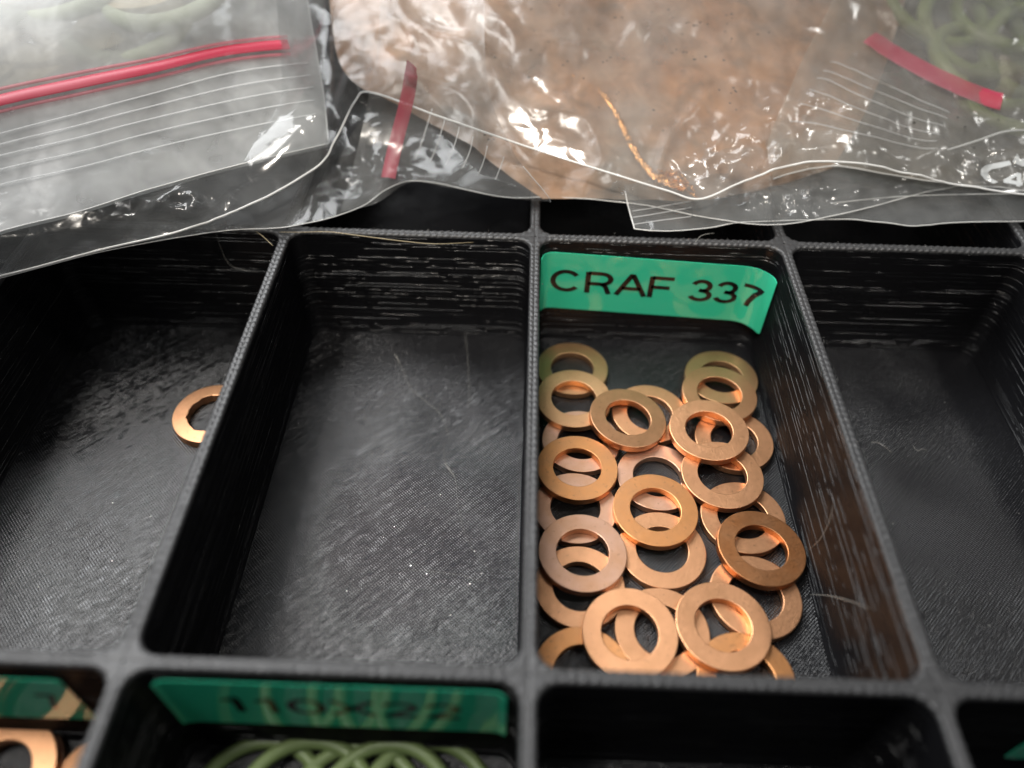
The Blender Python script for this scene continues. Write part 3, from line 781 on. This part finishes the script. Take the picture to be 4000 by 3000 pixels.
# copper reflection along a film fold, modelled as a crinkled orange strip
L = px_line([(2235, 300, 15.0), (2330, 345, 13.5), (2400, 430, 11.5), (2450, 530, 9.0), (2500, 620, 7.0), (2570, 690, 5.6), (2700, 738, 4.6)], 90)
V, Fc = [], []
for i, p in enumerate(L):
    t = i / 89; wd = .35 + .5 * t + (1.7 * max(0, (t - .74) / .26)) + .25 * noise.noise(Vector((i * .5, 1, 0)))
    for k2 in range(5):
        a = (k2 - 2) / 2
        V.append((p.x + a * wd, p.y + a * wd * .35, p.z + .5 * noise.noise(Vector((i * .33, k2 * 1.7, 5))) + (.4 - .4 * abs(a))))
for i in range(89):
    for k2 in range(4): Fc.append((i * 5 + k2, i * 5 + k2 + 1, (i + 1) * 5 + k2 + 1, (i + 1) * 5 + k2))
def mat_glint():  # semi-transparent copper imitating a reflection in folded film
    t = NT('painted_copper_glint'); c = t.mmcoord()
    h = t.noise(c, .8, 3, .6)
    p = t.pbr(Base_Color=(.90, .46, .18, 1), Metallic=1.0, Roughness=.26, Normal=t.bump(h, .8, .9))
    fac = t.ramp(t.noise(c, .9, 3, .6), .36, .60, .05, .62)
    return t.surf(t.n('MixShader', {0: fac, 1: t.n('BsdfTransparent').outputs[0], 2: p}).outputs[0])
M_GLINT = mat_glint()
o = obj('copper_glint_strip', V, Fc, M_GLINT, base=unp(2500, 620, 7))
tag(o, 'orange copper reflection on a film fold, shaped as a crinkled band in the middle', 'copper glint')
def glint(name, quad, n, m, z0, seed, label):  # ragged patch standing in for copper reflections in crumpled film
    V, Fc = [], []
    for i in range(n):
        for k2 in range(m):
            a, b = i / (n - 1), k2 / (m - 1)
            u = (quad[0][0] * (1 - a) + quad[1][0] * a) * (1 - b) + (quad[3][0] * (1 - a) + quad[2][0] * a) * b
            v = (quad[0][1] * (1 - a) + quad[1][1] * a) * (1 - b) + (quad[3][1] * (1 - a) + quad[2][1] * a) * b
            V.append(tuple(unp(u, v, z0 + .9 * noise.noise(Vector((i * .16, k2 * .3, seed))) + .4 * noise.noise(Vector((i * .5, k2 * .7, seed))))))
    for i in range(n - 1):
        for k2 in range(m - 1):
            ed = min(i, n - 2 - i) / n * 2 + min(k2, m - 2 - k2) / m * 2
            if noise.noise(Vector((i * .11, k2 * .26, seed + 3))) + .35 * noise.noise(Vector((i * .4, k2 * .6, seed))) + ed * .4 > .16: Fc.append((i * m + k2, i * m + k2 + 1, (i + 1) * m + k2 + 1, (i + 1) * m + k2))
    o = obj(name, V, Fc, M_GLINT, base=unp(*quad[0], z0)); tag(o, label, 'copper foil')
glint('copper_glint_patch', [(2540, 640), (2640, 640), (2740, 780), (2600, 720)], 40, 30, 5.2, 7.0, 'crumpled orange patch imitating copper reflections at the lower end of the fold')
# grit stuck on the greasy film
V, Fc = [], []
for cu, cv, nn, sp in [(2700, 190, 14, 40), (2740, 105, 8, 26), (2870, 350, 5, 20), (2600, 60, 8, 90), (2090, 120, 8, 120), (2300, 200, 10, 120), (3000, 130, 6, 80), (2840, 80, 5, 30), (2380, 380, 5, 30), (3450, 480, 6, 120), (3800, 440, 8, 90), (1910, 520, 3, 10), (1920, 545, 3, 12), (2100, 260, 8, 200), (2600, 300, 12, 260)]:
    for _ in range(nn):
        u, v = cu + random.gauss(0, sp), cv + random.gauss(0, sp * .6)
        p = unp(u, v, 10 + (560 - v) * .0275 + 1.2); r = random.uniform(.12, .42)
        b = len(V)
        for d in ((1, 0, 0), (-.6, .8, 0), (-.5, -.8, .1), (0, 0, .7)):
            V.append((p.x + d[0] * r * random.uniform(.6, 1.4), p.y + d[1] * r, p.z + d[2] * r))
        Fc += [(b, b + 1, b + 3), (b + 1, b + 2, b + 3), (b + 2, b, b + 3), (b, b + 2, b + 1)]
o = obj('grit', V, Fc, M_GRIT, base=unp(2600, 200, 18), smooth=False); tag(o, 'scattered black grit stuck to the greasy bag', None, kind='stuff')

# ------------------------------------------------------------------ hairs and lint
def K(x, y): return (x * 1.0847, 900 + y * 1.0847)          # zoom of the left half -> photo pixels
def K2(x, y): return (2900 + x * 1.2956, 850 + y * 1.2956)
def fibre(pts, plane, val, r, mat, label, off=.08):
    f = {'z': unp, 'y': unp_y, 'x': unp_x}[plane]
    P3 = [tuple(f(u, v, val)) for u, v in pts]
    L = [Vector(p) for p in smooth_line(P3, 30)]
    n = len(L)
    L = [p + Vector((0, 0, .25 * math.sin(math.pi * i / n) + off)) if plane == 'z' else p for i, p in enumerate(L)]
    V, Fc = tube(L, r, 5, True)
    o = obj('lint_fibre', V, Fc, mat, base=L[n // 2]); tag(o, label, 'fibre'); return o
fz = FZ + .05
fibre([K(1412, 430), K(1440, 480), K(1480, 570), K(1540, 625), K(1590, 670), K(1622, 760)], 'z', fz, .036, M_FIBRE, 'wavy pale fibre on the floor of the empty middle compartment, from its back middle')
fibre([K(1664, 300), K(1680, 420), K(1688, 540), K(1690, 660)], 'z', fz, .034, M_FIBRE, 'straight pale fibre on the empty compartment floor, nearest its back right corner')
fibre([K(1600, 760), K(1603, 835), K(1640, 895), K(1650, 1000), K(1690, 1130), K(1780, 1240)], 'z', fz, .032, M_FIBRE, 'long faint fibre curving down the right half of the empty compartment floor')
fibre([K(1450, 1222), K(1560, 1232), K(1680, 1250), K(1770, 1275)], 'z', fz, .034, M_FIBRE, 'pale fibre lying crosswise on the empty compartment floor, lower right')
fibre([K(1602, 838), K(1615, 862), K(1638, 890)], 'z', fz, .13, M_FIBRE, 'short bright white fibre in the middle of the empty compartment floor')
fibre([K(1420, 448), K(1430, 462), K(1438, 480)], 'z', fz, .12, M_FIBRE, 'short bright fibre near the back of the empty compartment floor')
fibre([K2(198, 1003), K2(235, 968), K2(262, 915), K2(273, 868)], 'x', 48.6, .07, M_FIBRE, 'curved pale fibre rising beside the dark brown orange washer')
fibre([K2(205, 1136), K2(260, 1140), K2(320, 1155), K2(384, 1178)], 'x', 48.6, .09, M_FIBRE, 'pale fibre stuck to the right divider near the front of the washers')
fibre([K2(385, 678), K2(412, 684), K2(452, 712)], 'z', fz, .07, M_FIBRE, 'short curved fibre on the floor of the right compartment')
fibre([K2(513, 690), K2(527, 706), K2(540, 700), K2(556, 706)], 'z', fz, .05, M_FIBRE, 'tiny kinked fibre on the floor of the right compartment')
fibre([(1090, 908), (1180, 910), (1284, 910), (1400, 925), (1560, 945), (1700, 956), (1850, 948)], 'z', .35, .08, M_HAIR, 'blond hair lying along the back rim of the empty compartment')
fibre([(1000, 905), (1030, 930), (1066, 962)], 'z', .3, .07, M_HAIR, 'short blond hair on the rim corner beside the empty compartment')
fibre([(828, 850), (848, 925), (885, 1018), (930, 1050), (1010, 1062)], 'y', -1.3, .05, M_FIBRE, 'thin loose fibre hanging down the back wall of the left compartment')
fibre([(2790, 912), (2740, 925), (2715, 950)], 'z', .4, .05, M_FIBRE, 'tiny fibre on the back rim above the green label')
# dust specks
V, Fc = [], []
def speck(p, r):
    b = len(V)
    for d in ((1, 0, 0), (-.5, .8, 0), (-.5, -.8, 0), (0, 0, .7)):
        V.append((p[0] + d[0] * r * random.uniform(.5, 1.6), p[1] + d[1] * r * random.uniform(.5, 1.3), p[2] + d[2] * r))
    Fc.extend([(b, b + 1, b + 3), (b + 1, b + 2, b + 3), (b + 2, b, b + 3)])
for cell, nn in ((-2, 40), (-1, 70), (0, 25), (1, 60)):
    for _ in range(nn):
        speck((random.uniform(cell * P + 3, cell * P + 47), random.uniform(-86, -3), FZ + .05), random.choice((.05, .06, .08, .10, .16)))
for _ in range(160):
    t = random.random()
    if t < .5: speck((random.uniform(-90, 95), random.gauss(0, .5), .12), random.uniform(.05, .14))
    else: speck((random.choice((-50, 0, 50)) + random.gauss(0, .5), random.uniform(-85, 0), .12), random.uniform(.05, .13))
o = obj('dust', V, Fc, M_DUST, smooth=False); tag(o, 'pale dust specks scattered over the black tray', None, kind='stuff')
